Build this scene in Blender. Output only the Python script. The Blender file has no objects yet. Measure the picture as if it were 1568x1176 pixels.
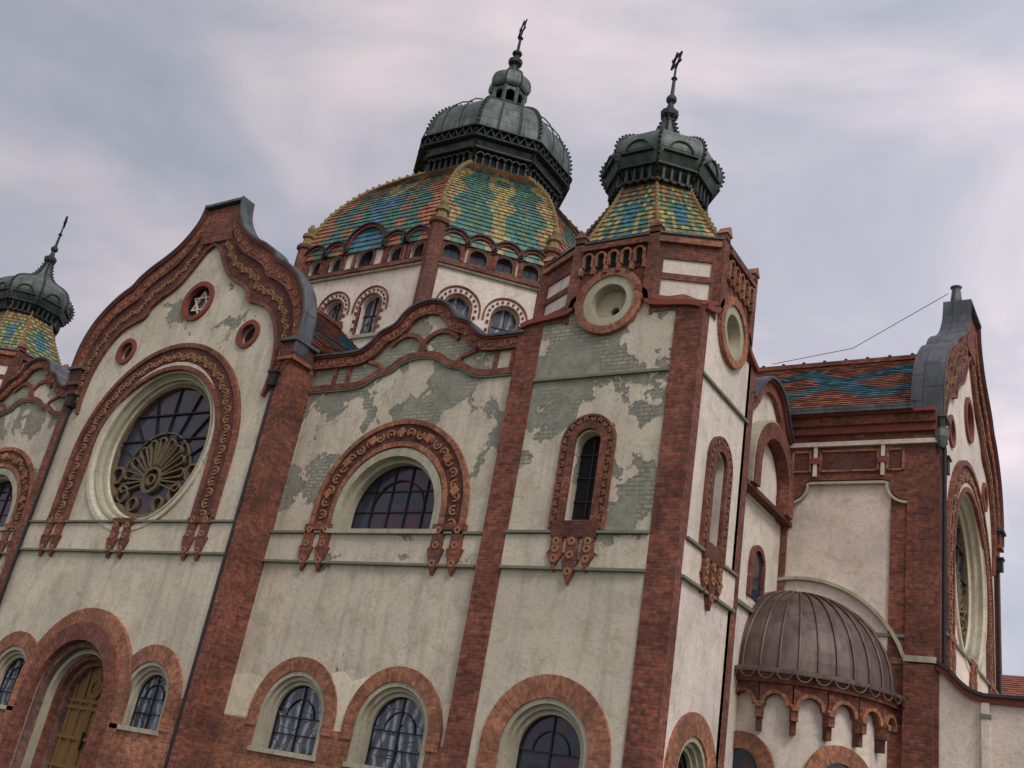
import bpy, math, random
from math import pi, sin, cos, hypot
from mathutils import Vector, Matrix
from mathutils.geometry import tessellate_polygon
random.seed(7)
sc=bpy.context.scene
sc.view_settings.view_transform='Standard'
try: sc.view_settings.look='None'
except Exception: pass
sc.view_settings.exposure=0

# ------------------------------------------------------------ materials
MATS={}
class NT:
    def __init__(s,name):
        s.m=bpy.data.materials.new(name); s.m.use_nodes=True; s.t=s.m.node_tree
        s.b=s.t.nodes["Principled BSDF"]; MATS[name]=s.m
        s.geo=s.n("ShaderNodeNewGeometry"); s.pos=s.geo.outputs["Position"]
        s.uvn=s.n("ShaderNodeUVMap"); s.uv=s.uvn.outputs[0]
    def n(s,t): return s.t.nodes.new(t)
    def l(s,a,b): s.t.links.new(a,b)
    def inp(s,sock,v):
        if hasattr(v,'is_linked') or hasattr(v,'links'): s.l(v,sock)
        else: sock.default_value=v
    def noise(s,scale,detail=4,vec=None,dist=0,rough=.55,color=False):
        n=s.n("ShaderNodeTexNoise"); n.inputs["Scale"].default_value=scale; n.inputs["Detail"].default_value=detail
        n.inputs["Distortion"].default_value=dist; n.inputs["Roughness"].default_value=rough
        s.l(vec or s.pos,n.inputs["Vector"]); return n.outputs["Color" if color else "Fac"]
    def ramp(s,f,stops):
        n=s.n("ShaderNodeValToRGB"); e=n.color_ramp.elements
        while len(e)<len(stops): e.new(.5)
        for i,(p,c) in enumerate(stops):
            e[i].position=p; e[i].color=(c,c,c,1) if not isinstance(c,tuple) else (*c,1)
        s.l(f,n.inputs[0]); return n.outputs[0]
    def mix(s,f,a,b,mode='MIX'):
        n=s.n("ShaderNodeMix"); n.data_type='RGBA'; n.blend_type=mode
        s.inp(n.inputs[0],f); s.inp(n.inputs[6],(*a,1) if isinstance(a,tuple) and len(a)==3 else a)
        s.inp(n.inputs[7],(*b,1) if isinstance(b,tuple) and len(b)==3 else b); return n.outputs[2]
    def math(s,op,a,b=0.0,clamp=False):
        n=s.n("ShaderNodeMath"); n.operation=op; n.use_clamp=clamp; s.inp(n.inputs[0],a); s.inp(n.inputs[1],b); return n.outputs[0]
    def sep(s,v):
        n=s.n("ShaderNodeSeparateXYZ"); s.l(v,n.inputs[0]); return n.outputs
    def mapping(s,v,scale):
        n=s.n("ShaderNodeMapping"); n.inputs["Scale"].default_value=scale; s.l(v,n.inputs[0]); return n.outputs[0]
    def brick(s,c1,c2,mo,w=.27,h=.085,ms=.012,vec=None):
        n=s.n("ShaderNodeTexBrick"); n.inputs["Scale"].default_value=1
        n.inputs["Brick Width"].default_value=w; n.inputs["Row Height"].default_value=h; n.inputs["Mortar Size"].default_value=ms
        n.inputs["Mortar Smooth"].default_value=.3
        for k,c in zip(("Color1","Color2","Mortar"),(c1,c2,mo)): n.inputs[k].default_value=(*c,1)
        s.l(vec or s.uv,n.inputs["Vector"]); return n.outputs[0],n.outputs[1]
    def bump(s,h,st=.4,d=.02):
        n=s.n("ShaderNodeBump"); n.inputs["Strength"].default_value=st; n.inputs["Distance"].default_value=d
        s.l(h,n.inputs["Height"]); s.l(n.outputs[0],s.b.inputs["Normal"])
    def cracks(s,scale=.8,w=.012):
        wv=s.n("ShaderNodeVectorMath"); wv.operation='MULTIPLY_ADD'; s.l(s.noise(1.3,6,color=True),wv.inputs[0]); wv.inputs[1].default_value=(1.1,1.1,1.1); s.l(s.pos,wv.inputs[2])
        v=s.n("ShaderNodeTexVoronoi"); v.feature='DISTANCE_TO_EDGE'; v.inputs["Scale"].default_value=scale; s.l(wv.outputs[0],v.inputs["Vector"])
        c=s.ramp(v.outputs["Distance"],[(0.0,1.0),(w,0.0)]); m=s.ramp(s.noise(.6,3),[(.5,0.0),(.6,1.0)])
        return s.math('MULTIPLY',c,m)
    def out(s,c,rough=.85,metal=0,spec=.3):
        s.inp(s.b.inputs["Base Color"],(*c,1) if isinstance(c,tuple) else c)
        s.inp(s.b.inputs["Roughness"],rough); s.b.inputs["Metallic"].default_value=metal
        s.b.inputs["Specular IOR Level"].default_value=spec

def brickmat(name,c1,c2,mo,k=1):
    M=NT(name); c,f=M.brick(c1,c2,mo)
    n1=M.ramp(M.noise(.9,6),[(.3,.6),(.7,1.3)]); c=M.mix(1,c,n1,'MULTIPLY')
    n2=M.ramp(M.noise(8,4),[(.35,.6),(.65,1.25)]); c=M.mix(.9,c,n2,'MULTIPLY')
    st=M.ramp(M.noise(.35,6,M.mapping(M.pos,(2.5,2.5,.5)),.5),[(.48,0.0),(.68,1.0)])
    c=M.mix(M.math('MULTIPLY',st,.4),c,(.09,.065,.055))
    M.bump(M.math('SUBTRACT',1,f),.6,.015); M.out(c,.88); return M
brickmat("brick_dark",(.315,.092,.052),(.16,.05,.036),(.15,.095,.072))
brickmat("brick_light",(.46,.17,.08),(.27,.092,.05),(.27,.18,.13))
brickmat("brick_deep",(.18,.052,.036),(.11,.036,.029),(.09,.055,.042))
brickmat("brick_greyed",(.25,.125,.09),(.17,.09,.07),(.17,.13,.11))

def plaster(name,base,patchy=0,grime=.6,lo=0,hi=0,bias=0,crk=.7):
    M=NT(name)
    n=M.noise(.55,8,dist=.3); c=M.mix(M.ramp(n,[(.3,0.0),(.7,1.0)]),tuple(x*.84 for x in base),tuple(min(1,x*1.1) for x in base))
    n=M.noise(1.6,9,dist=.4,rough=.65); c=M.mix(M.ramp(n,[(.35,.5),(.5,.0),(.62,.0),(.75,.45)]),c,(base[0]*.62,base[1]*.59,base[2]*.52))
    n=M.noise(11,5); c=M.mix(M.ramp(n,[(.35,.3),(.5,.0)]),c,tuple(x*.5 for x in base))
    sv=M.mapping(M.pos,(2.8,2.8,.2)); s=M.ramp(M.noise(1.1,7,sv,.3,.62),[(.48,0.0),(.74,1.0)])
    c=M.mix(M.math('MULTIPLY',s,grime),c,(base[0]*.36,base[1]*.37,base[2]*.35))
    z=M.sep(M.pos)[2]
    h=M.noise(9,6)
    if patchy:
        zr=M.n("ShaderNodeMapRange"); zr.inputs[1].default_value=lo; zr.inputs[2].default_value=hi; zr.inputs[3].default_value=-.16+bias; zr.inputs[4].default_value=.03+bias; M.l(z,zr.inputs[0])
        pn=M.math('ADD',M.noise(.5,10,dist=.15,rough=.62),zr.outputs[0])
        pm=M.ramp(pn,[(.505,0.0),(.512,1.0)])
        bc,bf=M.brick((.42,.385,.28),(.31,.30,.22),(.19,.185,.15),.3,.11,.02)
        gn=M.ramp(M.noise(.9,7,dist=.3),[(.47,0.0),(.49,1.0)])
        pc=M.mix(gn,bc,(.30,.295,.235))
        pc=M.mix(M.ramp(M.noise(2.7,8,rough=.65),[(.38,0.0),(.62,.7)]),pc,(.17,.175,.14))
        edge=M.ramp(pn,[(.495,0.0),(.503,.7),(.509,.7),(.518,0.0)])
        c=M.mix(pm,c,pc); c=M.mix(edge,c,(.15,.13,.10))
        h=M.math('SUBTRACT',h,M.math('MULTIPLY',pm,1.2))
    if crk: c=M.mix(M.math('MULTIPLY',M.cracks(),crk),c,tuple(x*.25 for x in base))
    M.bump(h,.45,.03); M.out(c,.92)
    return M
plaster("plaster_old",(.63,.555,.43),0,.45)
plaster("plaster_patched",(.61,.54,.42),1,.5,3.5,10.5,.0)
plaster("plaster_weathered",(.63,.555,.43),1,.45,9,17,-.05)
plaster("plaster_new",(.78,.69,.52),0,.2,crk=.2)
plaster("plaster_clean",(.76,.635,.535),0,.2,crk=.3)
plaster("plaster_side",(.76,.655,.56),0,.28,crk=.3)
plaster("stone_moulding",(.45,.41,.30),0,.6,crk=0)

def copper(name,a,b,rough=.5,metal=.25,panel=(.9,.55),seam=.45):
    M=NT(name); n=M.ramp(M.noise(.8,7,dist=.5),[(.35,0.0),(.7,1.0)]); c=M.mix(n,a,b)
    bc,bf=M.brick((1,1,1),(.72,.76,.74),(seam,seam,seam),panel[0],panel[1],.025); c=M.mix(.8,c,bc,'MULTIPLY')
    s=M.ramp(M.noise(1.5,6,M.mapping(M.pos,(3,3,.4))),[(.42,0.0),(.72,.75)]); c=M.mix(s,c,tuple(x*.35 for x in a))
    M.bump(M.math('SUBTRACT',1,bf),.5,.03); M.out(c,rough,metal,.4)
copper("copper_patina",(.08,.098,.10),(.18,.215,.175),.55)
copper("copper_dark",(.03,.036,.038),(.06,.068,.066),.6)
copper("copper_brown",(.115,.075,.062),(.20,.135,.115),.5,.15,(2.0,5.0),.7)
copper("lead_grey",(.085,.09,.10),(.15,.155,.165),.6)

M=NT("trim_line"); M.out(M.mix(M.noise(2,6),(.11,.12,.085),(.26,.25,.18)),.85)
M=NT("terracotta_relief"); M.out(M.mix(M.noise(5,4),(.20,.095,.05),(.40,.215,.105)),.75)
M=NT("ochre_relief"); M.out(M.mix(M.noise(5,4),(.16,.11,.05),(.30,.21,.09)),.7)
M=NT("red_trim"); M.out(M.mix(M.noise(2,5),(.15,.038,.028),(.27,.075,.05)),.75)
M=NT("iron"); M.out(M.mix(M.noise(4,4),(.02,.02,.02),(.045,.04,.04)),.55,.5)
M=NT("tracery"); M.out(M.mix(M.noise(6,4),(.085,.06,.035),(.24,.18,.095)),.8)
M=NT("door_wood"); w=M.noise(3,6,M.mapping(M.pos,(9,9,.6))); M.out(M.mix(w,(.10,.055,.02),(.30,.175,.06)),.6)
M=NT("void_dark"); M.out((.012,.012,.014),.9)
M=NT("glass_dark"); v=M.n("ShaderNodeTexVoronoi"); v.inputs["Scale"].default_value=3.2; M.l(M.uv,v.inputs["Vector"])
c=M.mix(M.ramp(M.noise(1.2,3),[(.4,0.0),(.6,1.0)]),(.03,.04,.06),(.07,.03,.055)); c=M.mix(.5,c,v.outputs["Color"],'MULTIPLY')
M.bump(M.noise(3,3),.4,.03); M.out(c,.14,0,.5)
M=NT("glass_light"); v=M.n("ShaderNodeTexVoronoi"); v.feature='DISTANCE_TO_EDGE'; v.inputs["Scale"].default_value=2.2; M.l(M.uv,v.inputs["Vector"])
e=M.ramp(v.outputs["Distance"],[(.0,1.0),(.015,1.0),(.03,0.0)])
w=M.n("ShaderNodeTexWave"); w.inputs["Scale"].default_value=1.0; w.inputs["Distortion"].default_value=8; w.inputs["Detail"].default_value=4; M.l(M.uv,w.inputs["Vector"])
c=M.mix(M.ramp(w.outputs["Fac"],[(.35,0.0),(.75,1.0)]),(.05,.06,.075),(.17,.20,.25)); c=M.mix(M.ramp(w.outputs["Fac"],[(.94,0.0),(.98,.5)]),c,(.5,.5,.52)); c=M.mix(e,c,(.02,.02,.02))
M.bump(M.noise(3,3),.4,.03); M.out(c,.18,0,.6)
for nm,spec,r,dirt in (("tile_glazed",.5,.4,.5),("tile_roof",.3,.65,.35)):
    M=NT(nm); a=M.n("ShaderNodeVertexColor"); a.layer_name="Col"
    bc,bf=M.brick((1,1,1),(.76,.78,.76),(.34,.32,.32),.26,.34,.018)
    c=M.mix(.7,a.outputs[0],bc,'MULTIPLY'); c=M.mix(M.ramp(M.noise(1.1,8,rough=.65),[(.42,0.0),(.70,dirt)]),c,(.075,.06,.05))
    M.bump(M.math('SUBTRACT',1,bf),.4,.03); M.out(c,r,0,spec)
M=NT("grass"); M.out(M.mix(M.noise(.8,8),(.045,.07,.02),(.10,.12,.045)),.95)
M=NT("paving"); c,f=M.brick((.16,.155,.15),(.13,.125,.12),(.07,.07,.065),.6,.4,.012,M.pos); M.out(c,.9)

# ------------------------------------------------------------ collector
G={}
def add(part,mat,vs,fs,uvs,col=None):
    g=G.setdefault((part,mat),[[],[],[],[]]); b=len(g[0]); g[0].extend(vs)
    for i,f in enumerate(fs):
        g[1].append([x+b for x in f]); g[2].extend(uvs[i]); g[3].extend([(col[i] if col else (1,1,1))]*len(f))
class Fr:
    def __init__(s,ox,oy,ux,uy,nx,ny,z=0): s.a=(ox,oy,ux,uy,nx,ny,z)
    def P(s,u,o,z):
        ox,oy,ux,uy,nx,ny,zz=s.a; return (ox+ux*u+nx*o,oy+uy*u+ny*o,z+zz)
def slab(part,mat,fr,loops,o0,o1):
    flat=[p for l in loops for p in l]; n=len(flat)
    tris=tessellate_polygon([[Vector((p[0],p[1],0)) for p in l] for l in loops])
    vs=[fr.P(p[0],o1,p[1]) for p in flat]+[fr.P(p[0],o0,p[1]) for p in flat]
    fs=[];uv=[]
    for t in tris:
        fs.append(list(t)); uv.append([flat[i] for i in t])
    b=0
    for l in loops:
        m=len(l); s=0
        for i in range(m):
            j=(i+1)%m; d=hypot(l[j][0]-l[i][0],l[j][1]-l[i][1])
            fs.append([b+i,b+j,n+b+j,n+b+i])
            vert=abs(l[j][0]-l[i][0])<1e-4
            if vert: uv.append([(o1,l[i][1]),(o1,l[j][1]),(o0,l[j][1]),(o0,l[i][1])])
            else: uv.append([(o1,s),(o1,s+d),(o0,s+d),(o0,s)])
            s+=d
        b+=m
    add(part,mat,vs,fs,uv)
def box(part,mat,fr,u0,u1,z0,z1,o0,o1): slab(part,mat,fr,[[(u0,z0),(u1,z0),(u1,z1),(u0,z1)]],o0,o1)
def band(part,mat,fr,inner,outer,o0,o1,closed=False,vous=False):
    n=len(inner); vs=[];fs=[];uv=[]
    for i in range(n):
        (a,b),(c,d)=inner[i],outer[i]
        vs+=[fr.P(a,o1,b),fr.P(c,o1,d),fr.P(c,o0,d),fr.P(a,o0,b)]
    s=0
    for i in range(n if closed else n-1):
        j=(i+1)%n; dl=hypot((inner[j][0]+outer[j][0]-inner[i][0]-outer[i][0])/2,(inner[j][1]+outer[j][1]-inner[i][1]-outer[i][1])/2)
        w=hypot(outer[i][0]-inner[i][0],outer[i][1]-inner[i][1])
        I=4*i;J=4*j
        def q(a,b,c,d,w0,w1):
            fs.append([a,b,c,d]); L=[(s,w0),(s,w1),(s+dl,w1),(s+dl,w0)]
            uv.append([(y,x) for x,y in L] if vous else L)
        q(I,I+1,J+1,J,0,w); q(I+1,I+2,J+2,J+1,0,o1-o0); q(I+3,I,J,J+3,0,o1-o0)
        s+=dl
    if not closed:
        for k in (0,4*(n-1)):
            fs.append([k,k+1,k+2,k+3]); uv.append([(0,0),(.2,0),(.2,.1),(0,.1)])
    add(part,mat,vs,fs,uv)
def arc(uc,zc,r,a0=0,a1=pi,n=24): return [(uc+r*cos(a0+(a1-a0)*i/n),zc+r*sin(a0+(a1-a0)*i/n)) for i in range(n+1)]
def circ(uc,zc,r,n=36): return arc(uc,zc,r,0,2*pi*(n-1)/n,n-1)
def apath(uc,zc,z0,r,n=24):
    a=arc(uc,zc,r,0,pi,n)
    return ([(uc+r,z0)] if zc-z0>1e-3 else [])+a+([(uc-r,z0)] if zc-z0>1e-3 else [])
def aframe(part,mat,fr,uc,zc,z0,ri,ro,o0,o1,vous=False): band(part,mat,fr,apath(uc,zc,z0,ri),apath(uc,zc,z0,ro),o0,o1,False,vous)
def ring(part,mat,fr,uc,zc,ri,ro,o0,o1,vous=False,n=36): band(part,mat,fr,circ(uc,zc,ri,n),circ(uc,zc,ro,n),o0,o1,True,vous)
def offs(pts,d,closed=False):
    n=len(pts);r=[]
    for i in range(n):
        a=pts[(i-1)%n] if (closed or i>0) else pts[i]; b=pts[(i+1)%n] if (closed or i<n-1) else pts[i]
        dx,dy=b[0]-a[0],b[1]-a[1]; L=hypot(dx,dy) or 1
        r.append((pts[i][0]-dy/L*d,pts[i][1]+dx/L*d))
    return r
def strip(part,mat,fr,pts,d0,d1,o0,o1,closed=False,vous=False): band(part,mat,fr,offs(pts,d0,closed),offs(pts,d1,closed),o0,o1,closed,vous)
def lerp(A,B,t): return [(a[0]+(b[0]-a[0])*t,a[1]+(b[1]-a[1])*t) for a,b in zip(A,B)]
def smooth(pts,k=3):
    P=[pts[0]]+list(pts)+[pts[-1]]; r=[]
    for i in range(1,len(P)-2):
        p0,p1,p2,p3=P[i-1:i+3]
        for j in range(k):
            t=j/k; r.append(tuple(.5*((2*p1[c])+(-p0[c]+p2[c])*t+(2*p0[c]-5*p1[c]+4*p2[c]-p3[c])*t*t+(-p0[c]+3*p1[c]-3*p2[c]+p3[c])*t**3) for c in (0,1)))
    r.append(tuple(pts[-1])); return r
def walk(pts,step):
    r=[];acc=step/2
    for a,b in zip(pts,pts[1:]):
        L=hypot(b[0]-a[0],b[1]-a[1])
        while acc<=L:
            t=acc/L; r.append((a[0]+(b[0]-a[0])*t,a[1]+(b[1]-a[1])*t,math.atan2(b[1]-a[1],b[0]-a[0]))); acc+=step
        acc-=L
    return r
def curls(part,fr,pts,step,r,o0,o1,mat="terracotta_relief"):
    for k,(u,z,a) in enumerate(walk(pts,step)):
        s=1 if k%2 else -1; a0=a+s*pi/2-2.2
        band(part,mat,fr,arc(u,z,r*.66,a0,a0+4.6,9),arc(u,z,r,a0,a0+4.6,9),o0,o1)
        ring(part,mat,fr,u,z,.001,r*.3,o0,o1,n=6)
def tube(part,mat,pts,r,n=6):
    vs=[];fs=[];uv=[]
    P=[Vector(p) for p in pts]; s=0
    for i,p in enumerate(P):
        d=(P[min(i+1,len(P)-1)]-P[max(i-1,0)]).normalized()
        x=d.orthogonal().normalized() if i==0 else (x-d*x.dot(d)).normalized()
        y=d.cross(x)
        for k in range(n): vs.append(tuple(p+(x*cos(2*pi*k/n)+y*sin(2*pi*k/n))*r))
    for i in range(len(P)-1):
        L=(P[i+1]-P[i]).length
        for k in range(n):
            k2=(k+1)%n; fs.append([i*n+k,i*n+k2,(i+1)*n+k2,(i+1)*n+k]); uv.append([(k*.05,s),(k*.05+.05,s),(k*.05+.05,s+L),(k*.05,s+L)])
        s+=L
    add(part,mat,vs,fs,uv)
def lathe(part,mat,cx,cy,prof,n=16,a0=0,a1=2*pi,shape=None):
    full=abs(a1-a0-2*pi)<1e-3; m=n if full else n+1; vs=[];fs=[];uv=[]
    for r,z in prof:
        for k in range(m):
            a=a0+(a1-a0)*k/n; q=r*(shape(a) if shape else 1); vs.append((cx+q*cos(a),cy+q*sin(a),z))
    s=0; rm=max(r for r,z in prof)
    for i in range(len(prof)-1):
        L=hypot(prof[i+1][0]-prof[i][0],prof[i+1][1]-prof[i][1])
        for k in range(n):
            k2=(k+1)%m; fs.append([i*m+k,i*m+k2,(i+1)*m+k2,(i+1)*m+k])
            u0=rm*(a1-a0)*k/n;u1=rm*(a1-a0)*(k+1)/n; uv.append([(u0,s),(u1,s),(u1,s+L),(u0,s+L)])
        s+=L
    add(part,mat,vs,fs,uv)
def ball(part,mat,p,r,n=8):
    lathe(part,mat,p[0],p[1],[(max(.001,r*cos(-pi/2+pi*i/5)),p[2]+r*sin(-pi/2+pi*i/5)) for i in range(6)],n)
def quad(part,mat,a,b,c,d,col=None):
    A,B,D=Vector(a),Vector(b),Vector(d); w=(B-A).length; h=(D-A).length
    add(part,mat,[a,b,c,d],[[0,1,2,3]],[[(0,0),(w,0),(w,h),(0,h)]],[col] if col else None)

# ------------------------------------------------------------ elements
def arch_window(part,fr,uc,zc,z0,r,depth=.32,glass="glass_dark",mull=2,mould="stone_moulding",fan=True):
    aframe(part,mould,fr,uc,zc,z0,r-.10,r+.03,-.12,.035)
    aframe(part,mould,fr,uc,zc,z0,r-.20,r-.09,-.22,-.08)
    aframe(part,mould,fr,uc,zc,z0,r-.30,r-.19,-.36,-.18)
    q=r-.28
    slab(part,glass,fr,[apath(uc,zc,z0,q)],-.42,-depth)
    o0,o1=-depth,-depth+.05
    aframe(part,"iron",fr,uc,zc,z0,q-.05,q+.02,o0,o1)
    for i in range(1,mull+1):
        u=uc-q+2*q*i/(mull+1); zt=zc+math.sqrt(max(0,q*q-(u-uc)**2)); box(part,"iron",fr,u-.013,u+.013,z0,zt,o0,o1)
    for z in [z0+(zc-z0)*k for k in (.0,.5,1)] if zc-z0>.4 else [zc]:
        box(part,"iron",fr,uc-q,uc+q,z-.013,z+.013,o0,o1-.005)
    if fan: band(part,"iron",fr,arc(uc,zc,q*.55),arc(uc,zc,q*.55+.025),o0,o1-.008)
    box(part,mould,fr,uc-r-.05,uc+r+.05,z0-.12,z0,-.4,.12)
def tassel(part,fr,uc,zt,zb,w=.3,mat="brick_dark"):
    m=(zt+zb)/2
    slab(part,mat,fr,[[(uc-w*.5,zt),(uc-w*.55,m),(uc-w*.8,m-.05),(uc-w*.35,zb+.12),(uc,zb-.12),(uc+w*.35,zb+.12),(uc+w*.8,m-.05),(uc+w*.55,m),(uc+w*.5,zt)]],.0,.13)
    for z in (zt-.15,m+.05,zb+.18): ring(part,"terracotta_relief",fr,uc,z,.045,.10,.12,.155,n=10)
def hband(part,fr,u0,u1,z0,z1,mat="plaster_old"):
    box(part,mat,fr,u0,u1,z0+.06,z1-.06,0,.05)
    box(part,"trim_line",fr,u0,u1,z1-.045,z1+.02,0,.13); box(part,"trim_line",fr,u0,u1,z0-.02,z0+.045,0,.12)

def pavilion(part,fr,pm="plaster_weathered",clean=False,dep=-.3):
    half=[(5.5,11.4),(5.56,12.0),(5.5,12.8),(5.24,13.55),(4.76,14.2),(4.15,14.7),(3.6,15.0),(3.35,15.3),(2.85,15.66),(2.25,15.98),(1.72,16.34),(1.3,16.8),(1.0,17.3),(.85,17.9)]
    inn=[(4.6,10.2),(4.68,10.9),(4.56,11.9),(4.2,12.75),(3.7,13.35),(3.1,13.62),(2.6,13.8),(2.45,14.15),(2.0,14.5),(1.5,14.75),(1.1,15.1),(.72,15.6),(.38,16.1),(.001,16.35)]
    half=smooth(half,3); inn=smooth(inn,3)
    out=half+[(-u,z) for u,z in reversed(half)]
    rz=8.85; PO=5.5; PI_=5.1
    holes=[circ(0,rz,2.75,56),circ(0,14.1,.62,28),circ(3.05,12.5,.36,20),circ(-3.05,12.5,.36,20)]
    for s in (-1,1): holes.append(apath(3.3*s,1.25,.45,.95))
    holes.append(apath(0,.9,-1.55,1.7))
    slab(part,pm,fr,[[(PO,-1.6)]+out+[(-PO,-1.6)]]+holes,-.28 if dep>-.4 else -.4,0)
    for s in (1,-1):
        Gp=[(u*s,z) for u,z in half]; H=[(u*s,z) for u,z in inn]; Mi=lerp(Gp,H,.36)
        band(part,"brick_dark",fr,Mi,Gp,.0,.16); band(part,"brick_deep",fr,H,Mi,0,.07)
        strip(part,"brick_dark",fr,H,-.05,.06,.0,.12)
        curls(part,fr,lerp(Mi,H,.5)[:-2],.30,.13,.07,.12); curls(part,fr,lerp(Gp,H,.22)[:-2],.40,.11,.16,.19,"brick_light")
        band(part,"red_trim",fr,lerp(Gp,H,.0),lerp(Gp,H,-.06),-.1,.24)
        c0=lerp(Gp,H,-.05);c1=lerp(Gp,H,-.11); band(part,"lead_grey",fr,c0,c1,dep,.28)
    box(part,"brick_dark",fr,-.8,.8,16.4,17.85,0,.14)
    box(part,"lead_grey",fr,-.96,.96,17.9,18.0,dep,.3)
    ring(part,"red_trim",fr,0,14.1,.58,.76,-.1,.08); ring(part,"iron",fr,0,14.1,.52,.60,-.25,-.12)
    slab(part,"glass_dark",fr,[circ(0,14.1,.62,24)],-.275,-.2)
    for a in (pi/2,-pi/2):
        T=[(.46*cos(a+2*pi*k/3),14.1+.46*sin(a+2*pi*k/3)) for k in range(3)]
        strip(part,"plaster_clean",fr,T,-.045,.045,-.2,-.12+(.006 if a>0 else 0),True)
    for s in (-1,1):
        ring(part,"red_trim",fr,3.05*s,12.5,.34,.50,-.1,.07); slab(part,"glass_dark",fr,[circ(3.05*s,12.5,.38,20)],-.275,-.2)
    aframe(part,"brick_deep",fr,0,8.45,6.3,3.1,3.95,0,.07); aframe(part,"brick_dark",fr,0,8.45,6.3,3.84,4.0,0,.13,True); aframe(part,"brick_dark",fr,0,8.45,6.3,3.03,3.18,0,.12,True)
    curls(part,fr,apath(0,8.45,6.3,3.51),.34,.15,.07,.12)
    N=56
    for (r0,o0,r1,o1,m) in ((2.80,.06,2.62,-.05,"plaster_old"),(2.62,-.05,2.45,-.25,"stone_moulding"),(2.45,-.25,2.30,-.45,"plaster_old")):
        for k in range(N):
            a=2*pi*k/N;b=2*pi*(k+1)/N
            quad(part,m,fr.P(r0*cos(a),o0,rz+r0*sin(a)),fr.P(r0*cos(b),o0,rz+r0*sin(b)),fr.P(r1*cos(b),o1,rz+r1*sin(b)),fr.P(r1*cos(a),o1,rz+r1*sin(a)))
    ring(part,"plaster_old",fr,0,rz,2.78,2.92,0,.08,n=56); ring(part,"stone_moulding",fr,0,rz,2.56,2.64,-.12,-.0,n=56); ring(part,"stone_moulding",fr,0,rz,2.40,2.47,-.32,-.2,n=56)
    slab(part,"glass_dark",fr,[circ(0,rz,2.6,48)],-.58,-.50)
    T="tracery"; oa,ob=-.50,-.38
    ring(part,T,fr,0,rz,2.2,2.34,oa,ob,n=48)
    hub=(0,rz-1.05)
    ring(part,T,fr,hub[0],hub[1],.36,.46,oa,ob+.03,n=20); ring(part,T,fr,hub[0],hub[1],.14,.2,oa,ob+.03,n=16)
    def bar(p,q,w=.05,o=0,m=T): strip(part,m,fr,[p,q],-w,w,oa,ob+o)
    for k in range(11):
        a=pi*(-.06+1.12*k/10); d=(cos(a),sin(a)); e=(-sin(a),cos(a))
        for w in (-.10,.10):
            bar((hub[0]+.5*d[0]+e[0]*w*.6,hub[1]+.5*d[1]+e[1]*w*.6),(hub[0]+1.3*d[0]+e[0]*w*1.3,hub[1]+1.3*d[1]+e[1]*w*1.3),.024,.01)
        band(part,T,fr,arc(hub[0]+1.3*d[0],hub[1]+1.3*d[1],.125,a-pi/2,a+pi/2,6),arc(hub[0]+1.3*d[0],hub[1]+1.3*d[1],.175,a-pi/2,a+pi/2,6),oa,ob+.01)
        t=1.5
        while hypot(hub[0]+t*d[0],hub[1]+t*d[1]-rz)<2.22: t+=.05
        bar((hub[0]+1.5*d[0],hub[1]+1.5*d[1]),(hub[0]+t*d[0],hub[1]+t*d[1]),.015,-.05,"iron")
    for s in (-1,1):
        ring(part,T,fr,s*1.3,rz-1.5,.24,.31,oa,ob,n=20); ring(part,T,fr,s*.62,rz-1.85,.19,.25,oa,ob-.01,n=18)
        ring(part,T,fr,s*1.82,rz-.85,.24,.31,oa,ob+.006,n=18)
    for dz in (.35,1.25):
        w=math.sqrt(2.25**2-dz*dz); box(part,"iron",fr,-w,w,rz+dz-.02,rz+dz+.02,oa,ob-.04)
    band(part,T,fr,arc(0,rz-1.05,1.62,-.05,pi+.05,24),arc(0,rz-1.05,1.67,-.05,pi+.05,24),oa,ob-.05)
    hband(part,fr,-PI_,PI_,5.3,6.28,"plaster_clean" if clean else "plaster_old")
    for u in (-3.5,0,3.5):
        for du in (-.28,.28): tassel(part,fr,u+du,6.28 if u==0 else 6.45,5.2)
        box(part,"brick_dark",fr,u-.5,u+.5,6.2,6.36,.0,.15)
    for s in (-1,1):
        a,b=sorted((PI_*s,PO*s))
        box(part,"brick_dark",fr,a,b,-1.6,11.3,0,.14)
        a2,b2=sorted((5.15*s,(PO+.02)*s)); box(part,"brick_dark",fr,a2,b2,-1.6,11.9,-1.1,.0)
        a3,b3=sorted((4.98*s,5.64*s))
        box(part,"brick_dark",fr,a3,b3,11.3,11.42,-.6,.26); box(part,"brick_deep",fr,a3+.06,b3-.06,11.42,11.9,-.6,.22); box(part,"lead_grey",fr,a3-.05,b3+.05,11.9,12.0,-.7,.34)
        tube(part,"iron",[fr.P(5.02*s,.12,10.6),fr.P(5.02*s,.12,-1.6)],.05); box(part,"iron",fr,5.02*s-.15,5.02*s+.15,10.45,10.85,.0,.3); box(part,"iron",fr,5.02*s-.19,5.02*s+.19,10.85,10.92,.0,.34)
    for s in (-1,1):
        for (a,b,z1) in ((4.25,5.1,1.35),(2.0,2.35,2.1),(2.35,4.25,.33)):
            a,b=sorted((a*s,b*s)); box(part,"brick_light",fr,a,b,-1.6,z1,0,.04)
        aframe(part,"brick_light",fr,3.3*s,1.25,.45,.97,1.42,0,.08,True)
        arch_window(part,fr,3.3*s,1.25,.45,.95,glass="glass_light",mull=1)
    aframe(part,"brick_light",fr,0,.9,-1.6,2.15,2.65,0,.12,True); aframe(part,"brick_dark",fr,0,.9,-1.6,1.68,2.2,0,.2,True)
    for i,(ri,ro) in enumerate(((1.5,1.72),(1.36,1.52),(1.22,1.38),(1.08,1.24))):
        aframe(part,("brick_greyed","stone_moulding","brick_dark","brick_greyed")[i],fr,0,.9,-1.6,ri,ro,-.24-.2*i,-.03-.2*i,True)
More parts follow.
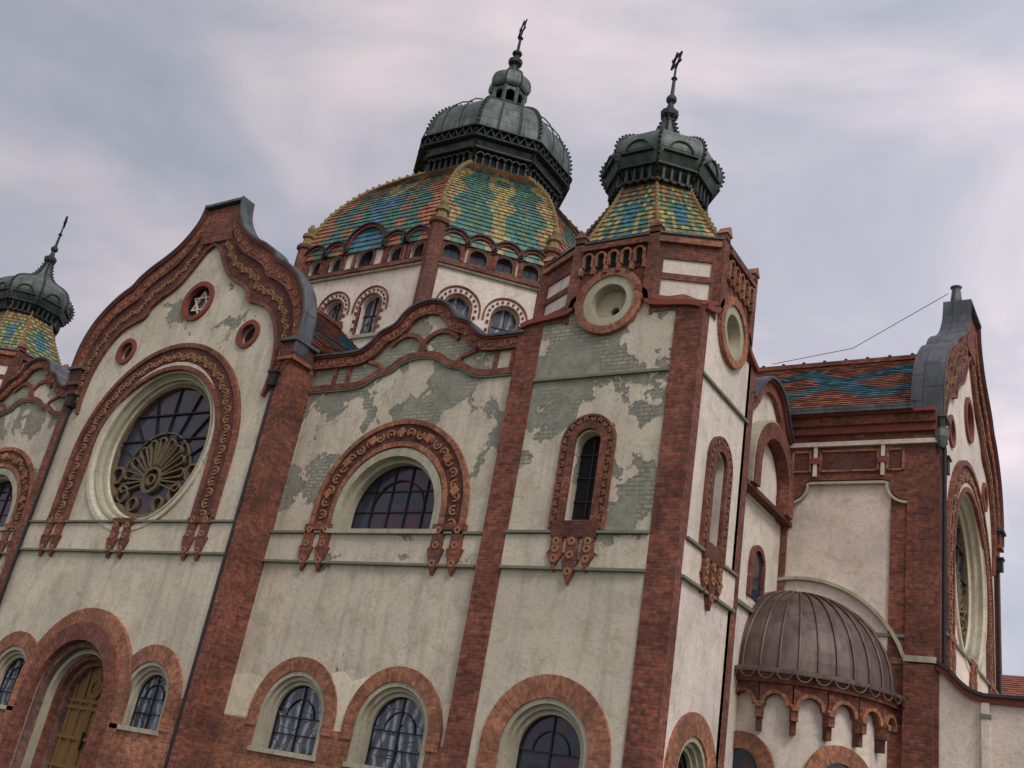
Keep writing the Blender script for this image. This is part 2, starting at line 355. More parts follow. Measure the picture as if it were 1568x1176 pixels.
    slab(part,"door_wood",fr,[apath(0,.9,-1.55,1.15)],-1.0,-.86)
    for u in (-.95,-.5,-.06,.06,.5,.95): box(part,"door_wood",fr,u-.05,u+.05,-1.5,.9+math.sqrt(max(0,1.1**2-u*u))-.02,-.86,-.80)
    for z in (-.9,-.1,.75,.95): box(part,"door_wood",fr,-1.08,1.08,z-.05,z+.05,-.86,-.785)
    ring(part,"door_wood",fr,0,1.35,.2,.3,-.86,-.77,n=16); box(part,"iron",fr,.1,.16,-.4,.1,-.8,-.74)
    box(part,"paving",fr,-2.6,2.6,-1.6,-1.45,-.8,1.4)

def bay(part,fr):
    pm="plaster_patched"; hw=3.52; hl=4.25
    h=[(3.55,11.72),(2.5,11.72),(2.12,11.80),(1.82,12.0),(1.55,12.30),(1.22,12.42),(.98,12.58),(.78,12.86),(.45,13.08),(.0,13.16)]
    h=smooth(h,3)
    out=h+[(-u,z) for u,z in reversed(h[:-1])]
    out[-1]=(-hl,11.72)
    holes=[apath(0,6.8,6.3,1.78,30),apath(-1.65,1.35,.5,1.12),apath(1.65,1.35,.5,1.12)]
    slab(part,pm,fr,[[(3.55,-1.6)]+out+[(-hl,-1.6)]]+holes,-.5,0)
    o=list(reversed(out))
    strip(part,"brick_dark",fr,o,-.32,.0,0,.14); strip(part,"red_trim",fr,o,0,.05,-.2,.2); strip(part,"lead_grey",fr,o,.05,.12,-.6,.26)
    curls(part,fr,offs(o,-.16),.36,.10,.14,.17,"brick_light")
    lo=[(u*1.0,10.75+(z-11.72)*.55) for u,z in o]
    strip(part,"brick_dark",fr,lo,-.09,.09,0,.09); strip(part,"trim_line",fr,lo,-.14,-.09,0,.07)
    for u in (-3.2,-2.65,3.2,2.65): box(part,"brick_dark",fr,u-.06,u+.06,10.85,11.4,0,.07)
    for s in (-1,1):
        k=.08 if s<0 else .086
        band(part,"brick_dark",fr,arc(s*.62,11.5,.66,.2 if s<0 else .6,2.5 if s<0 else pi-.2,14),arc(s*.62,11.5,.80,.2 if s<0 else .6,2.5 if s<0 else pi-.2,14),0,k)
        strip(part,"brick_dark",fr,[(s*1.2,11.0),(s*1.5,11.35),(s*1.95,11.5)],-.05,.05,0,.075)
    aframe(part,"brick_deep",fr,0,6.85,6.3,1.95,2.6,0,.06); aframe(part,"brick_light",fr,0,6.85,6.3,2.52,2.66,0,.11,True); aframe(part,"brick_light",fr,0,6.85,6.3,1.86,2.0,0,.10,True)
    curls(part,fr,apath(0,6.85,6.3,2.26),.36,.14,.06,.11)
    for k in range(7):
        a=pi*(k+.5)/7; u=2.26*cos(a);z=6.85+2.26*sin(a); ring(part,"brick_light",fr,u,z,.001,.15,.06,.15,n=4)
    aframe(part,"stone_moulding",fr,0,6.8,6.3,1.62,1.84,-.2,.1); aframe(part,"stone_moulding",fr,0,6.8,6.3,1.5,1.64,-.36,-.12)
    slab(part,"glass_dark",fr,[apath(0,6.8,6.3,1.55,30)],-.48,-.4)
    for u in (-.9,-.3,.3,.9): box(part,"iron",fr,u-.016,u+.016,6.3,6.8+math.sqrt(1.5**2-u*u),-.4,-.35)
    for z in (6.95,7.55): w=math.sqrt(1.5**2-(z-6.8)**2); box(part,"iron",fr,-w,w,z-.014,z+.014,-.4,-.357)
    band(part,"iron",fr,arc(0,6.95,.9),arc(0,6.95,.935),-.4,-.345)
    hband(part,fr,-hl,hw,5.38,6.25,pm)
    box(part,"stone_moulding",fr,-1.9,1.9,6.2,6.32,-.4,.16)
    for s in (-1,1):
        for du in (1.95,2.55): tassel(part,fr,s*du,6.45,5.25,.32)
        box(part,"brick_dark",fr,s*2.25-.5,s*2.25+.5,6.3,6.46,0,.15)
    for u in (-1.65,1.65):
        aframe(part,"brick_light",fr,u,1.35,1.0,1.14,1.5,0,.08,True); arch_window(part,fr,u,1.35,.5,1.12,glass="glass_light",mull=1)
        box(part,"brick_light",fr,u-1.14,u+1.14,-1.6,.38,0,.04)
    for a,b in ((-hl,-2.79),(-.51,.51),(2.79,3.52)): box(part,"brick_light",fr,a,b,-1.6,1.15,0,.04)
    # newer replastered patches between the arches
    def rag(pts):
        r=[]
        for i,p in enumerate(pts):
            q=pts[(i+1)%len(pts)]
            for t in (0,.25,.5,.75): r.append((p[0]+(q[0]-p[0])*t+random.uniform(-.03,.03),p[1]+(q[1]-p[1])*t+random.uniform(-.03,.03)))
        return r
    slab(part,"plaster_new",fr,[rag([(-hl+.05,1.2),(-2.9,1.2),(-2.75,2.1),(-3.3,2.3),(-hl+.05,2.25)])],-.02,.008)
    slab(part,"plaster_new",fr,[rag([(-.42,1.1),(.42,1.1),(.5,2.2),(.62,2.55),(.1,2.35),(-.2,2.6),(-.6,2.5),(-.5,2.0)])],-.02,.008)
    slab(part,"plaster_new",fr,[rag([(3.0,1.6),(3.48,1.5),(3.48,2.2),(3.1,2.1)])],-.02,.008)

ST=14.1
def tface(part,fr,hw,hu,pil,cz,pm,front):
    lr=1.1 if front else .85; lw=apath(0,1.35,-.9,lr); R=.72 if front else .7
    slab(part,pm,fr,[[(hw,-1.6),(hw,12.0),(hu,12.0),(hu,ST),(-hu,ST),(-hu,12.0),(-hw,12.0),(-hw,-1.6)],lw,apath(0,8.45,6.55,.36,12),circ(0,cz,R,30)],-.42,0)
    for s in (-1,1):
        a,b=sorted((s*(hw-pil),s*(hw+(.04 if front else .035)))); box(part,"brick_dark",fr,a,b,-1.6,11.95,-.35,.04 if front else .034)
    iw=hw-pil
    box(part,"trim_line",fr,-iw,iw,10.27,10.34,0,.08)
    hband(part,fr,-iw,iw,5.35,6.25,pm if front else "plaster_clean")
    aframe(part,"brick_dark",fr,0,8.5,6.3,.36,.54,0,.1,True); aframe(part,"brick_deep",fr,0,8.5,6.3,.54,.70,0,.07); aframe(part,"brick_dark",fr,0,8.5,6.3,.68,.74,0,.1)
    curls(part,fr,apath(0,8.5,6.3,.62),.2,.065,.07,.10)
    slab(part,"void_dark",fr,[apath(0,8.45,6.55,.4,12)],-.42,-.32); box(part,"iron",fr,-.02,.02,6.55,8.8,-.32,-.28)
    for z in (7.1,7.7,8.3): box(part,"iron",fr,-.36,.36,z-.015,z+.015,-.32,-.285)
    box(part,"brick_deep",fr,-.6,.6,6.1,6.5,0,.14)
    for u in (-.42,0,.42): tassel(part,fr,u,6.15,5.1 if u==0 else 5.4,.28)
    aframe(part,"brick_light",fr,0,1.35,.2,lr+.02,lr+.52,0,.08,True); arch_window(part,fr,0,1.35,-.9,lr,glass="glass_dark",mull=1)
    for s in (-1,1):
        a,b=sorted((s*(lr+.02),s*iw)); box(part,"brick_light",fr,a,b,-1.6,.7 if front else .2,0,.05)
    box(part,"brick_light",fr,-lr-.02,lr+.02,-1.6,-1.03,0,.05)
    ring(part,"brick_light",fr,0,cz,R+.02,R+.24,0,.13,True); ring(part,"stone_moulding",fr,0,cz,R-.22,R+.03,-.3,.08)
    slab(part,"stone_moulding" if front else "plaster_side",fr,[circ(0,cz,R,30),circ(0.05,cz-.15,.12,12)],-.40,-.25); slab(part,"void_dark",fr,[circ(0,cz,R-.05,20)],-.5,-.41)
    hb=12.75
    slab(part,"brick_dark",fr,[[(hu,hb),(hu,ST),(-hu,ST),(-hu,hb)]+arc(0,cz,R+.242,pi*.87,pi*.13,16)],0,.05)
    for s in (-1,1):
        crv=smooth([(s*(hw-.02),11.95),(s*(hw-.35),12.05),(s*(hu+.05),12.2),(s*(hu-.12),12.5),(s*(hu-.4),12.72)],4)
        strip(part,"red_trim",fr,crv,-.07,.07,.0,.14)
        box(part,"brick_dark",fr,*sorted((s*(hu-.2),s*(hu+.10))),12.3,ST+.35,-.1,.14)
        slab(part,"brick_light",fr,[[(s*(hu+.13),ST+.33),(s*(hu-.05),ST+.58),(s*(hu-.23),ST+.33)]],-.12,.18)
    n=5; w=2*(hu-.22)/n
    box(part,"brick_deep",fr,-hu+.2,hu-.2,13.3,13.95,0,.09)
    for i in range(n):
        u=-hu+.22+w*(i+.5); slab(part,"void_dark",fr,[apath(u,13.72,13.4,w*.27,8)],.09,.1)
        aframe(part,"brick_light",fr,u,13.72,13.45,w*.28,w*.44,.09,.2,True)
    for i in range(n+1): u=-hu+.22+w*i; box(part,"brick_light",fr,u-.05,u+.05,13.22,13.46,.09,.2)
    box(part,"brick_dark",fr,-hu+.2,hu-.2,13.95,14.1,0,.22)

def octo(cx,cy,ax,ay,bx,by):
    return [(cx+bx,cy-ay),(cx+ax,cy-by),(cx+ax,cy+by),(cx+bx,cy+ay),(cx-bx,cy+ay),(cx-ax,cy+by),(cx-ax,cy-by),(cx-bx,cy-ay)]
def tilerow(vs,fs,uv,cl,p0,q0,p1,q1,nn,lip,cols,colf,t,k,j,a_):
    W=(q0-p0).length
    for i in range(cols):
        a=i/cols;b=(i+1)/cols; v=len(vs); dd=nn*(lip+random.uniform(-.008,.012))
        A=p0.lerp(q0,a);B=p0.lerp(q0,b)
        vs+=[tuple(A+dd),tuple(B+dd),tuple(p1.lerp(q1,b)),tuple(p1.lerp(q1,a)),tuple(A-nn*.01),tuple(B-nn*.01)]
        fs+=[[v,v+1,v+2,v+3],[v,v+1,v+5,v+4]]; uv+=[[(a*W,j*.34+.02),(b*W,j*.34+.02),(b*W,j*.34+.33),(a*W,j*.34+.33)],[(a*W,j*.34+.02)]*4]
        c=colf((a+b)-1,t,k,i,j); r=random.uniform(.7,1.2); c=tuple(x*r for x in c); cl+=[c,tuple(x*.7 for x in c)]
def tiled(part,rings,colf,cols,rowh,mat="tile_glazed",lip=.05):
    n=len(rings[0][0])
    for k in range(n):
        k2=(k+1)%n; tot=0; segs=[]
        for (A,za),(B,zb) in zip(rings,rings[1:]):
            L=math.dist((*A[k],za),(*B[k],zb)); segs.append((tot,L)); tot+=L
        rows=max(2,int(tot/rowh)); vs=[];fs=[];uv=[];cl=[]
        def at(d):
            for i,(s,L) in enumerate(segs):
                if d<=s+L or i==len(segs)-1:
                    t=min(1,(d-s)/L); A,za=rings[i];B,zb=rings[i+1]
                    return Vector((*A[k],za)).lerp(Vector((*B[k],zb)),t),Vector((*A[k2],za)).lerp(Vector((*B[k2],zb)),t)
        for j in range(rows):
            p0,q0=at(tot*j/rows);p1,q1=at(tot*(j+1)/rows)
            nn=(q0-p0).cross(p1-p0).normalized()
            tilerow(vs,fs,uv,cl,p0,q0,p1,q1,nn,lip,cols,colf,(j+.5)/rows,k,j,0)
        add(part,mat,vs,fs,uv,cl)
OR=(.42,.15,.06);MU=(.42,.33,.115);TE=(.05,.185,.155);BL=(.07,.20,.30);GR=(.11,.205,.11);TC=(.34,.115,.07);BR=(.17,.095,.05)
def dome_col(s,t,k,i,j):
    a=abs(s); odd=(k%2==0)
    if a>.93: return MU if j%3 else OR
    if t>.88: return OR if (i+j)%4 else MU
    if t>.76: return OR if abs(((s*3.5)%1)-.5)*2<(t-.76)/.12 else TE
    if a>.74+.10*sin(t*26): return MU if odd and (i+j)%5 else OR
    if abs(hypot(s*.9,(t-.60)*1.5)-.20)<.065: return MU
    if a<.11+.15*max(0,sin(t*24)) and t<.56: return MU if odd else BL
    if abs(a-.42)<.08 and (t*9)%1<.55: return GR if odd else OR
    if odd or t<.45: return TE if (i*5+j*3)%4 else GR
    return BR if (i+j)%3 else TE
def tow_col(s,t,k,i,j):
    a=abs(s)
    if a>.84: return MU if j%2 else OR
    if t>.9: return OR
    if hypot(s*1.2,(t-.45)*1.9)<.36: return BL if (i+j)%3 else TE
    g=((s*2.2+t*7)%1,( -s*2.2+t*7)%1)
    if min(g)<.24: return MU
    if t>.72: return OR if (i+j)%2 else TE
    return TE if k%2 else GR
def star(part,cx,cy,z,r,th=.05,ang=-.6):
    fr=Fr(cx,cy,cos(ang),sin(ang),sin(ang),-cos(ang))
    for a in (pi/2,-pi/2):
        T=[(r*cos(a+2*pi*k/3),z+r*sin(a+2*pi*k/3)) for k in range(3)]
        strip(part,"iron",fr,T,-th,th,-.03,.03+(.006 if a>0 else 0),True)
def onion(part,cx,cy,prof,S,crock=.16):
    prof=smooth(prof,3)
    def shp(a):
        m=(a+pi/8)%(pi/4)-pi/8; return (cos(pi/8)/cos(m))*1.03
    lathe(part,"copper_patina",cx,cy,prof,64,shape=shp)
    for k in range(8):
        a=pi/8+k*pi/4
        pts=[(cx+(r*1.03)*cos(a),cy+(r*1.03)*sin(a),z) for r,z in prof]; tube(part,"copper_dark",pts,.06*S,6)
        P=[(hypot(x-cx,y-cy),z) for x,y,z in pts]
        for r,z,_ in walk(P,crock*2.1): ball(part,"copper_dark",(cx+(r+.09*S)*cos(a),cy+(r+.09*S)*sin(a),z),crock*.55,5)

def tower(cx):
    P="corner_tower" if cx>-27 else "left_corner_tower"; cy=21.85
    ux=1 if cx>-27 else -1; HW=2.59
    tface(P,Fr(cx,20,ux,0,0,-1),HW,1.15,.68,12.4,"plaster_patched",True)
    tface(P,Fr(cx,23.7,-ux,0,0,1),HW,1.15,.68,12.4,"plaster_clean",True)
    for s in (1,-1): tface(P,Fr(cx+HW*s,cy,0,1,s,0),1.85,1.1,.26,12.15,"plaster_side",False)
    for sx in (1,-1):
        for sy in (1,-1):
            a=(cx+sx*1.15,cy+sy*1.85);b=(cx+sx*HW,cy+sy*1.1); dx,dy=b[0]-a[0],b[1]-a[1];L=hypot(dx,dy)
            nx,ny=dy/L,-dx/L
            if nx*sx<0: nx,ny=-nx,-ny
            fr=Fr((a[0]+b[0])/2,(a[1]+b[1])/2,dx/L,dy/L,nx,ny); h=L/2
            box(P,"plaster_side",fr,-h,h,11.6,ST,-.3,0)
            for z0,z1 in ((11.9,12.3),(12.95,13.12),(13.55,ST)): box(P,"brick_dark",fr,-h,h,z0,z1,0,.05)
            for u0,u1 in ((-h,-h+.2),(h-.2,h)): box(P,"brick_dark",fr,u0,u1,12.3,13.55,0,.048)
            box(P,"red_trim",fr,-h-.05,h+.05,12.28,12.4,0,.16); box(P,"brick_light",fr,-h,h,13.98,ST+.03,.0,.16)
            c=(cx+sx*(HW+.03),cy+sy*1.88)
            add(P,"brick_dark",[(c[0],c[1],11.95),(a[0],c[1],11.95),(c[0],b[1],11.95),((a[0]+b[0])/2,(a[1]+b[1])/2,12.6),(a[0],a[1],12.35),(b[0],b[1],12.35)],[[0,1,4,3],[0,2,5,3]],[[(0,0),(1,0),(1,.5),(0,.5)]]*2)
    for z0,z1,e,m in ((ST,ST+.12,.10,"brick_dark"),(ST+.12,ST+.18,.14,"lead_grey")):
        c=octo(cx,cy,HW+e,1.85+e,1.15+e*.6,1.1+e*.6); vs=[(*p,z0) for p in c]+[(*p,z1) for p in c]
        add(P,m,vs,[[i,(i+1)%8,(i+1)%8+8,i+8] for i in range(8)]+[list(range(8)),list(range(8,16))],[[(0,0),(1.5,0),(1.5,.1),(0,.1)]]*8+[[(0,0)]*8]*2)
    rings=[]
    for t in range(9):
        q=t/8; z=ST+.17+(16.65-ST-.17)*q; e=(1-q)**1.15
        rings.append((octo(cx,cy,1.15+1.35*e,1.12+.68*e,.48+.60*e,.46+.60*e),z))
    tiled(P,rings,tow_col,14,.19,lip=.03)
    for k in range(8):
        pts=[(*R_[0][k],R_[1]) for R_ in rings]
        pts=[(cx+(p[0]-cx)*1.01,cy+(p[1]-cy)*1.01,p[2]+.02) for p in pts]; tube(P,"ochre_relief",pts,.045)
        for p,q in zip(pts,pts[1:]):
            for t in (.25,.75): ball(P,"ochre_relief",[p[c]+(q[c]-p[c])*t+(.05 if c==2 else 0) for c in range(3)],.055,5)
    prof=[(1.12,16.5),(1.2,16.78),(1.42,16.98),(1.6,17.25),(1.68,17.55),(1.64,17.82),(1.47,18.1),(1.18,18.33),(.86,18.5),(.58,18.68),(.38,18.92),(.24,19.25),(.14,19.65)]
    onion(P,cx,cy,prof,.7,crock=.075)
    for k in range(8):
        a=k*pi/4; fr=Fr(cx+1.2*cos(a),cy+1.2*sin(a),-sin(a),cos(a),cos(a),sin(a))
        for u in (-.36,-.12,.12,.36): box(P,"copper_dark",fr,u-.035,u+.035,16.5,16.98,-.1,.18)
        box(P,"copper_dark",fr,-.58,.58,16.96,17.03,-.1,.26); box(P,"copper_dark",fr,-.5,.5,16.5,16.58,-.1,.12)
        band(P,"copper_dark",fr,arc(0,17.35,.34,0,pi,10),arc(0,17.35,.38,0,pi,10),.2,.44)
        box(P,"copper_dark",fr,-.5,.5,17.3,17.34,.2,.45)
    o=-.28
    lathe(P,"copper_dark",cx,cy,[(r,z+o) for r,z in [(.13,19.9),(.26,20.0),(.28,20.15),(.12,20.3),(.08,20.5),(.16,20.6),(.16,20.7),(.06,20.85),(.05,21.4),(.10,21.45),(.04,21.55),(.03,22.0)]],10)
    star(P,cx,cy,21.88,.3,.035)

# ------------------------------------------------------------ building
XC=-27.35; YC=32.8; XD=-27.0
pavilion("front_gable",Fr(XC,19.25,1,0,0,-1))
pavilion("side_gable",Fr(-5.3,YC,0,.97,1,0),"plaster_side",True,-.6)
bay("front_bay",Fr(-17.72,20.15,1,0,0,-1)); bay("left_front_bay",Fr(2*XC+17.72,20.15,-1,0,0,-1))
tower(-11.73); tower(-42.87)
B="main_block"
W0=Fr(0,0,1,0,0,-1)
def wbox(part,mat,x0,x1,y0,y1,z0,z1): box(part,mat,W0,x0,x1,z0,z1,-y1,-y0)
wbox(B,"plaster_side",2*XC+9.5,-9.5,20.75,44.7,-1.6,11.4)
wbox(B,"lead_grey",2*XC+9.45,-9.45,20.7,44.75,11.4,11.5)
wbox(B,"plaster_side",XC-5.1,XC+5.1,20.1,30,11.4,12.2)
wbox(B,"plaster_side",-20,-5.9,27.55,38.1,-1.6,12.2)
wbox(B,"plaster_side",2*XC+5.9,2*XC+20,27.55,38.1,-1.6,12.2)
def roof_col(s,t,k,i,j):
    d=abs(((s*2.4+.5)%1)-.5)*2
    if abs(abs(t-.5)-.30*(1-d))<.10 and t>.1: return BL if (i+j)%3 else TE
    if j%11==0: return BR
    return TC if (i*7+j*3)%5 else OR
def proof(part,a,b,c,d,cols,colf=roof_col):
    a,b,c,d=map(Vector,(a,b,c,d)); rows=int((d-a).length/.28); vs=[];fs=[];uv=[];cl=[]
    n=(b-a).cross(d-a).normalized()
    if n.z<0: n=-n
    for j in range(rows):
        tilerow(vs,fs,uv,cl,a.lerp(d,j/rows),b.lerp(c,j/rows),a.lerp(d,(j+1)/rows),b.lerp(c,(j+1)/rows),n,.04,cols,colf,j/rows,0,j,0)
    add(part,"tile_roof",vs,fs,uv,cl)
RZ=16.45
for s in (-1,1):
    proof(B,(XC+s*5.4,19.6,12.15),(XC+s*5.4,31,12.15),(XC,31,RZ),(XC,19.6,RZ),44)
    proof(B,(-5.8,YC-s*5.75,12.2),(-21,YC-s*5.75,12.2),(-21,YC,RZ),(-5.8,YC,RZ),60)
    proof(B,(2*XC+5.8,YC-s*5.75,12.2),(2*XC+21,YC-s*5.75,12.2),(2*XC+21,YC,RZ),(2*XC+5.8,YC,RZ),60)
wbox(B,"brick_dark",-21,-5.85,YC-.14,YC+.14,RZ-.02,RZ+.14)
wbox(B,"brick_dark",XC-.14,XC+.14,19.6,27,RZ-.02,RZ+.14)
for i in range(20): ball(B,"iron",(-6.3-i*.75,YC,RZ+.2),.07,5)
tube(B,"iron",[(-12,YC,RZ+.3),(-9,YC-.3,RZ+.5),(-5.9,YC,18.9)],.012,4)
box(B,"lead_grey",W0,-12.5,-5.75,12.02,12.2,-27.1,-26.88)
# side arm wall facing the camera
WG="side_arm"; fw=Fr(0,27.5,1,0,0,-1)
slab(WG,"plaster_clean",fw,[[(-9.8,-1.6),(-5.32,-1.6),(-5.32,12.0),(-9.8,12.0)]],-.3,0)
box(WG,"brick_dark",fw,-5.97,-5.25,-1.6,12.0,0,.1)
box(WG,"brick_dark",fw,-9.75,-9.22,5.9,10.4,0,.1)
box(WG,"brick_dark",fw,-9.9,-5.97,10.25,11.15,0,.1)
for a,b in ((-9.15,-8.65),(-8.35,-6.75),(-6.5,-6.08)):
    box(WG,"brick_deep",fw,a,b,10.42,11.0,.1,.115)
    for t in ((a,b,10.38,10.44),(a,b,10.98,11.04),(a-.03,a+.03,10.38,11.04),(b-.03,b+.03,10.38,11.04)): box(WG,"brick_light",fw,*t,.1,.15)
for u in (-8.5,-6.62):
    box(WG,"plaster_clean",fw,u-.05,u+.05,10.25,11.15,.1,.17); box(WG,"red_trim",fw,u-.12,u+.12,10.62,10.8,.1,.19)
for z0,z1,o,m in ((11.15,11.28,.2,"plaster_clean"),(11.28,11.5,.14,"brick_dark"),(11.5,11.72,.26,"red_trim"),(11.72,11.98,.36,"brick_dark"),(11.98,12.08,.5,"red_trim")): box(WG,m,fw,-10.5,-5.2,z0,z1,0,o)
slab(WG,"brick_dark",fw,[[(-9.22,10.25),(-9.22,9.55)]+arc(-9.22,10.0,.45,-pi/2,0.2,8)+[(-8.6,10.15),(-6.6,10.15)]+list(arc(-5.97,10.0,.45,pi-.2,pi*1.5,8))+[(-5.97,10.25)]],0,.1)
ln=[(-9.22,9.5)]+arc(-9.22,10.0,.5,-pi/2,.1,8)+[(-8.6,10.09),(-6.6,10.09)]+arc(-5.97,10.0,.5,pi-.1,pi*1.5,8)
strip(WG,"stone_moulding",fw,ln,-.07,.0,0,.14)
box(WG,"trim_line",fw,-9.2,-5.97,5.82,5.9,0,.09); box(WG,"stone_moulding",fw,-5.97,-5.2,5.2,5.35,.1,.22)
box(WG,"plaster_clean",fw,-9.3,-5.97,5.3,5.82,0,.04); box(WG,"brick_light",fw,-9.3,-5.97,5.15,5.3,0,.08)
band(WG,"stone_moulding",fw,arc(-8.8,4.3,2.95,.1,pi-.1,24),arc(-8.8,4.3,3.04,.1,pi-.1,24),0,.12)
tube(WG,"iron",[(-5.12,27.35,11.9),(-5.12,27.35,11.4),(-5.05,27.55,11.0),(-5.05,27.55,5.0)],.07); lathe(WG,"copper_patina",-5.1,27.4,[(.06,11.0),(.2,11.3),(.2,11.55),(.001,11.56)],8)
# side bay wall between tower and arm
fb=Fr(-9.4,25.6,0,1,1,0); SB="side_bay"
h=smooth([(1.95,11.2),(1.6,11.25),(1.3,11.5),(.95,11.95),(.5,12.3),(0,12.4)],3); o=h+[(-u,z) for u,z in reversed(h[:-1])]
slab(SB,"plaster_side",fb,[[(1.95,-1.6)]+o+[(-1.95,-1.6)]],-.4,0)
o=list(reversed(o)); strip(SB,"brick_dark",fb,o,-.3,0,0,.14); strip(SB,"red_trim",fb,o,0,.06,-.2,.22); strip(SB,"lead_grey",fb,o,.06,.14,-.5,.3)
aframe(SB,"brick_dark",fb,0,9.5,8.9,1.15,1.6,0,.4,True); aframe(SB,"stone_moulding",fb,0,9.5,8.9,1.6,1.67,0,.36)
slab(SB,"plaster_side",fb,[apath(0,9.5,8.7,1.1)],0,.05); box(SB,"brick_deep",fb,-1.9,1.9,8.78,8.9,0,.3)
box(SB,"trim_line",fb,-1.9,1.9,5.8,5.9,0,.1); aframe(SB,"brick_dark",fb,0,7.1,6.2,.4,.55,0,.1,True); slab(SB,"glass_dark",fb,[apath(0,7.1,6.2,.42)],0,.03)
# round porch with copper half dome
AP="round_porch"; ax,ay,R=-8.8,27.5,2.6
lathe(AP,"plaster_side",ax,ay,[(R-.15,-1.6),(R-.15,4.2)],48,-pi,0)
lathe(AP,"brick_dark",ax,ay,[(R-.15,3.98),(R+.12,4.0),(R+.12,4.12),(R+.2,4.14),(R+.22,4.24),(R-.1,4.25)],48,-pi,0)
lathe(AP,"copper_brown",ax,ay,[(R+.3,4.2),(R+.3,4.3),(R+.12,4.36)]+[((R+.05)*cos(t),4.36+2.45*sin(t)) for t in [pi/2*i/14 for i in range(14)]]+[(.001,6.81)],54,-pi,0)
for k in range(19):
    a=-pi+pi*k/18; tube(AP,"copper_brown",[(ax+(R+.08)*cos(t)*cos(a),ay+(R+.08)*cos(t)*sin(a),4.36+2.48*sin(t)) for t in [pi/2*i/12 for i in range(13)]],.03,5)
NA=10
for k in range(NA):
    a=-pi+pi*(k+.5)/NA; fr=Fr(ax+(R-.16)*cos(a),ay+(R-.16)*sin(a),-sin(a),cos(a),cos(a),sin(a)); w=pi*(R-.1)/NA/2
    slab(AP,"brick_dark",fr,[[(-w,4.0),(-w,3.5)]+[(u,z) for u,z in arc(0,3.48,w*.68,pi,0,10)]+[(w,3.5),(w,4.0)]],0,.16)
    aframe(AP,"brick_light",fr,0,3.48,3.46,w*.68,w*.9,.1,.24,True)
    for u in (-w+.02,):
        box(AP,"brick_dark",fr,u-.08,u+.08,3.15,3.5,0,.3); box(AP,"brick_deep",fr,u-.06,u+.06,2.85,3.15,0,.2)
        slab(AP,"brick_light",fr,[[(u-.14,3.52),(u+.14,3.52),(u+.06,3.38),(u-.06,3.38)]],0,.33)
    for j in (-1,1): band(AP,"copper_brown",Fr(ax+(R+.28)*cos(a+j*pi/NA/4),ay+(R+.28)*sin(a+j*pi/NA/4),-sin(a),cos(a),cos(a),sin(a)),arc(0,4.24,w*.42,pi,2*pi,6),arc(0,4.24,w*.5,pi,2*pi,6),0,.03)
for k in (1,4,7):
    a=-pi+pi*(k+.5)/NA; fr=Fr(ax+(R-.14)*cos(a),ay+(R-.14)*sin(a),-sin(a),cos(a),cos(a),sin(a))
    aframe(AP,"brick_light",fr,0,1.9,1.5,.5,.9,0,.1,True); slab(AP,"glass_dark",fr,[apath(0,1.9,.9,.5)],0,.04)
# low annex to the right of the arm
AN="annex"; fa=Fr(0,27.55,1,0,0,-1)
cp=smooth([(-5.3,5.25),(-5.0,5.1),(-4.7,4.8),(-4.4,4.58),(-4.1,4.5)],3)+[(2.5,4.5)]
slab(AN,"plaster_clean",fa,[[(-5.3,-1.6)]+cp+[(2.5,-1.6)]],-.4,0)
strip(AN,"red_trim",fa,cp,-.14,0,0,.12); strip(AN,"copper_dark",fa,cp,0,.08,-.5,.2)
for u in (-4.1,-2.3,-.5,1.3): box(AN,"plaster_side",fa,u-.09,u+.09,-1.6,4.36,0,.12); box(AN,"trim_line",fa,u-.12,u+.12,4.0,4.1,0,.15)
wbox(AN,"plaster_clean",-5.3,2.5,27.95,38,-1.6,4.3); wbox(AN,"brick_dark",-5.97,-5.25,27.3,27.4,-1.6,5.15)
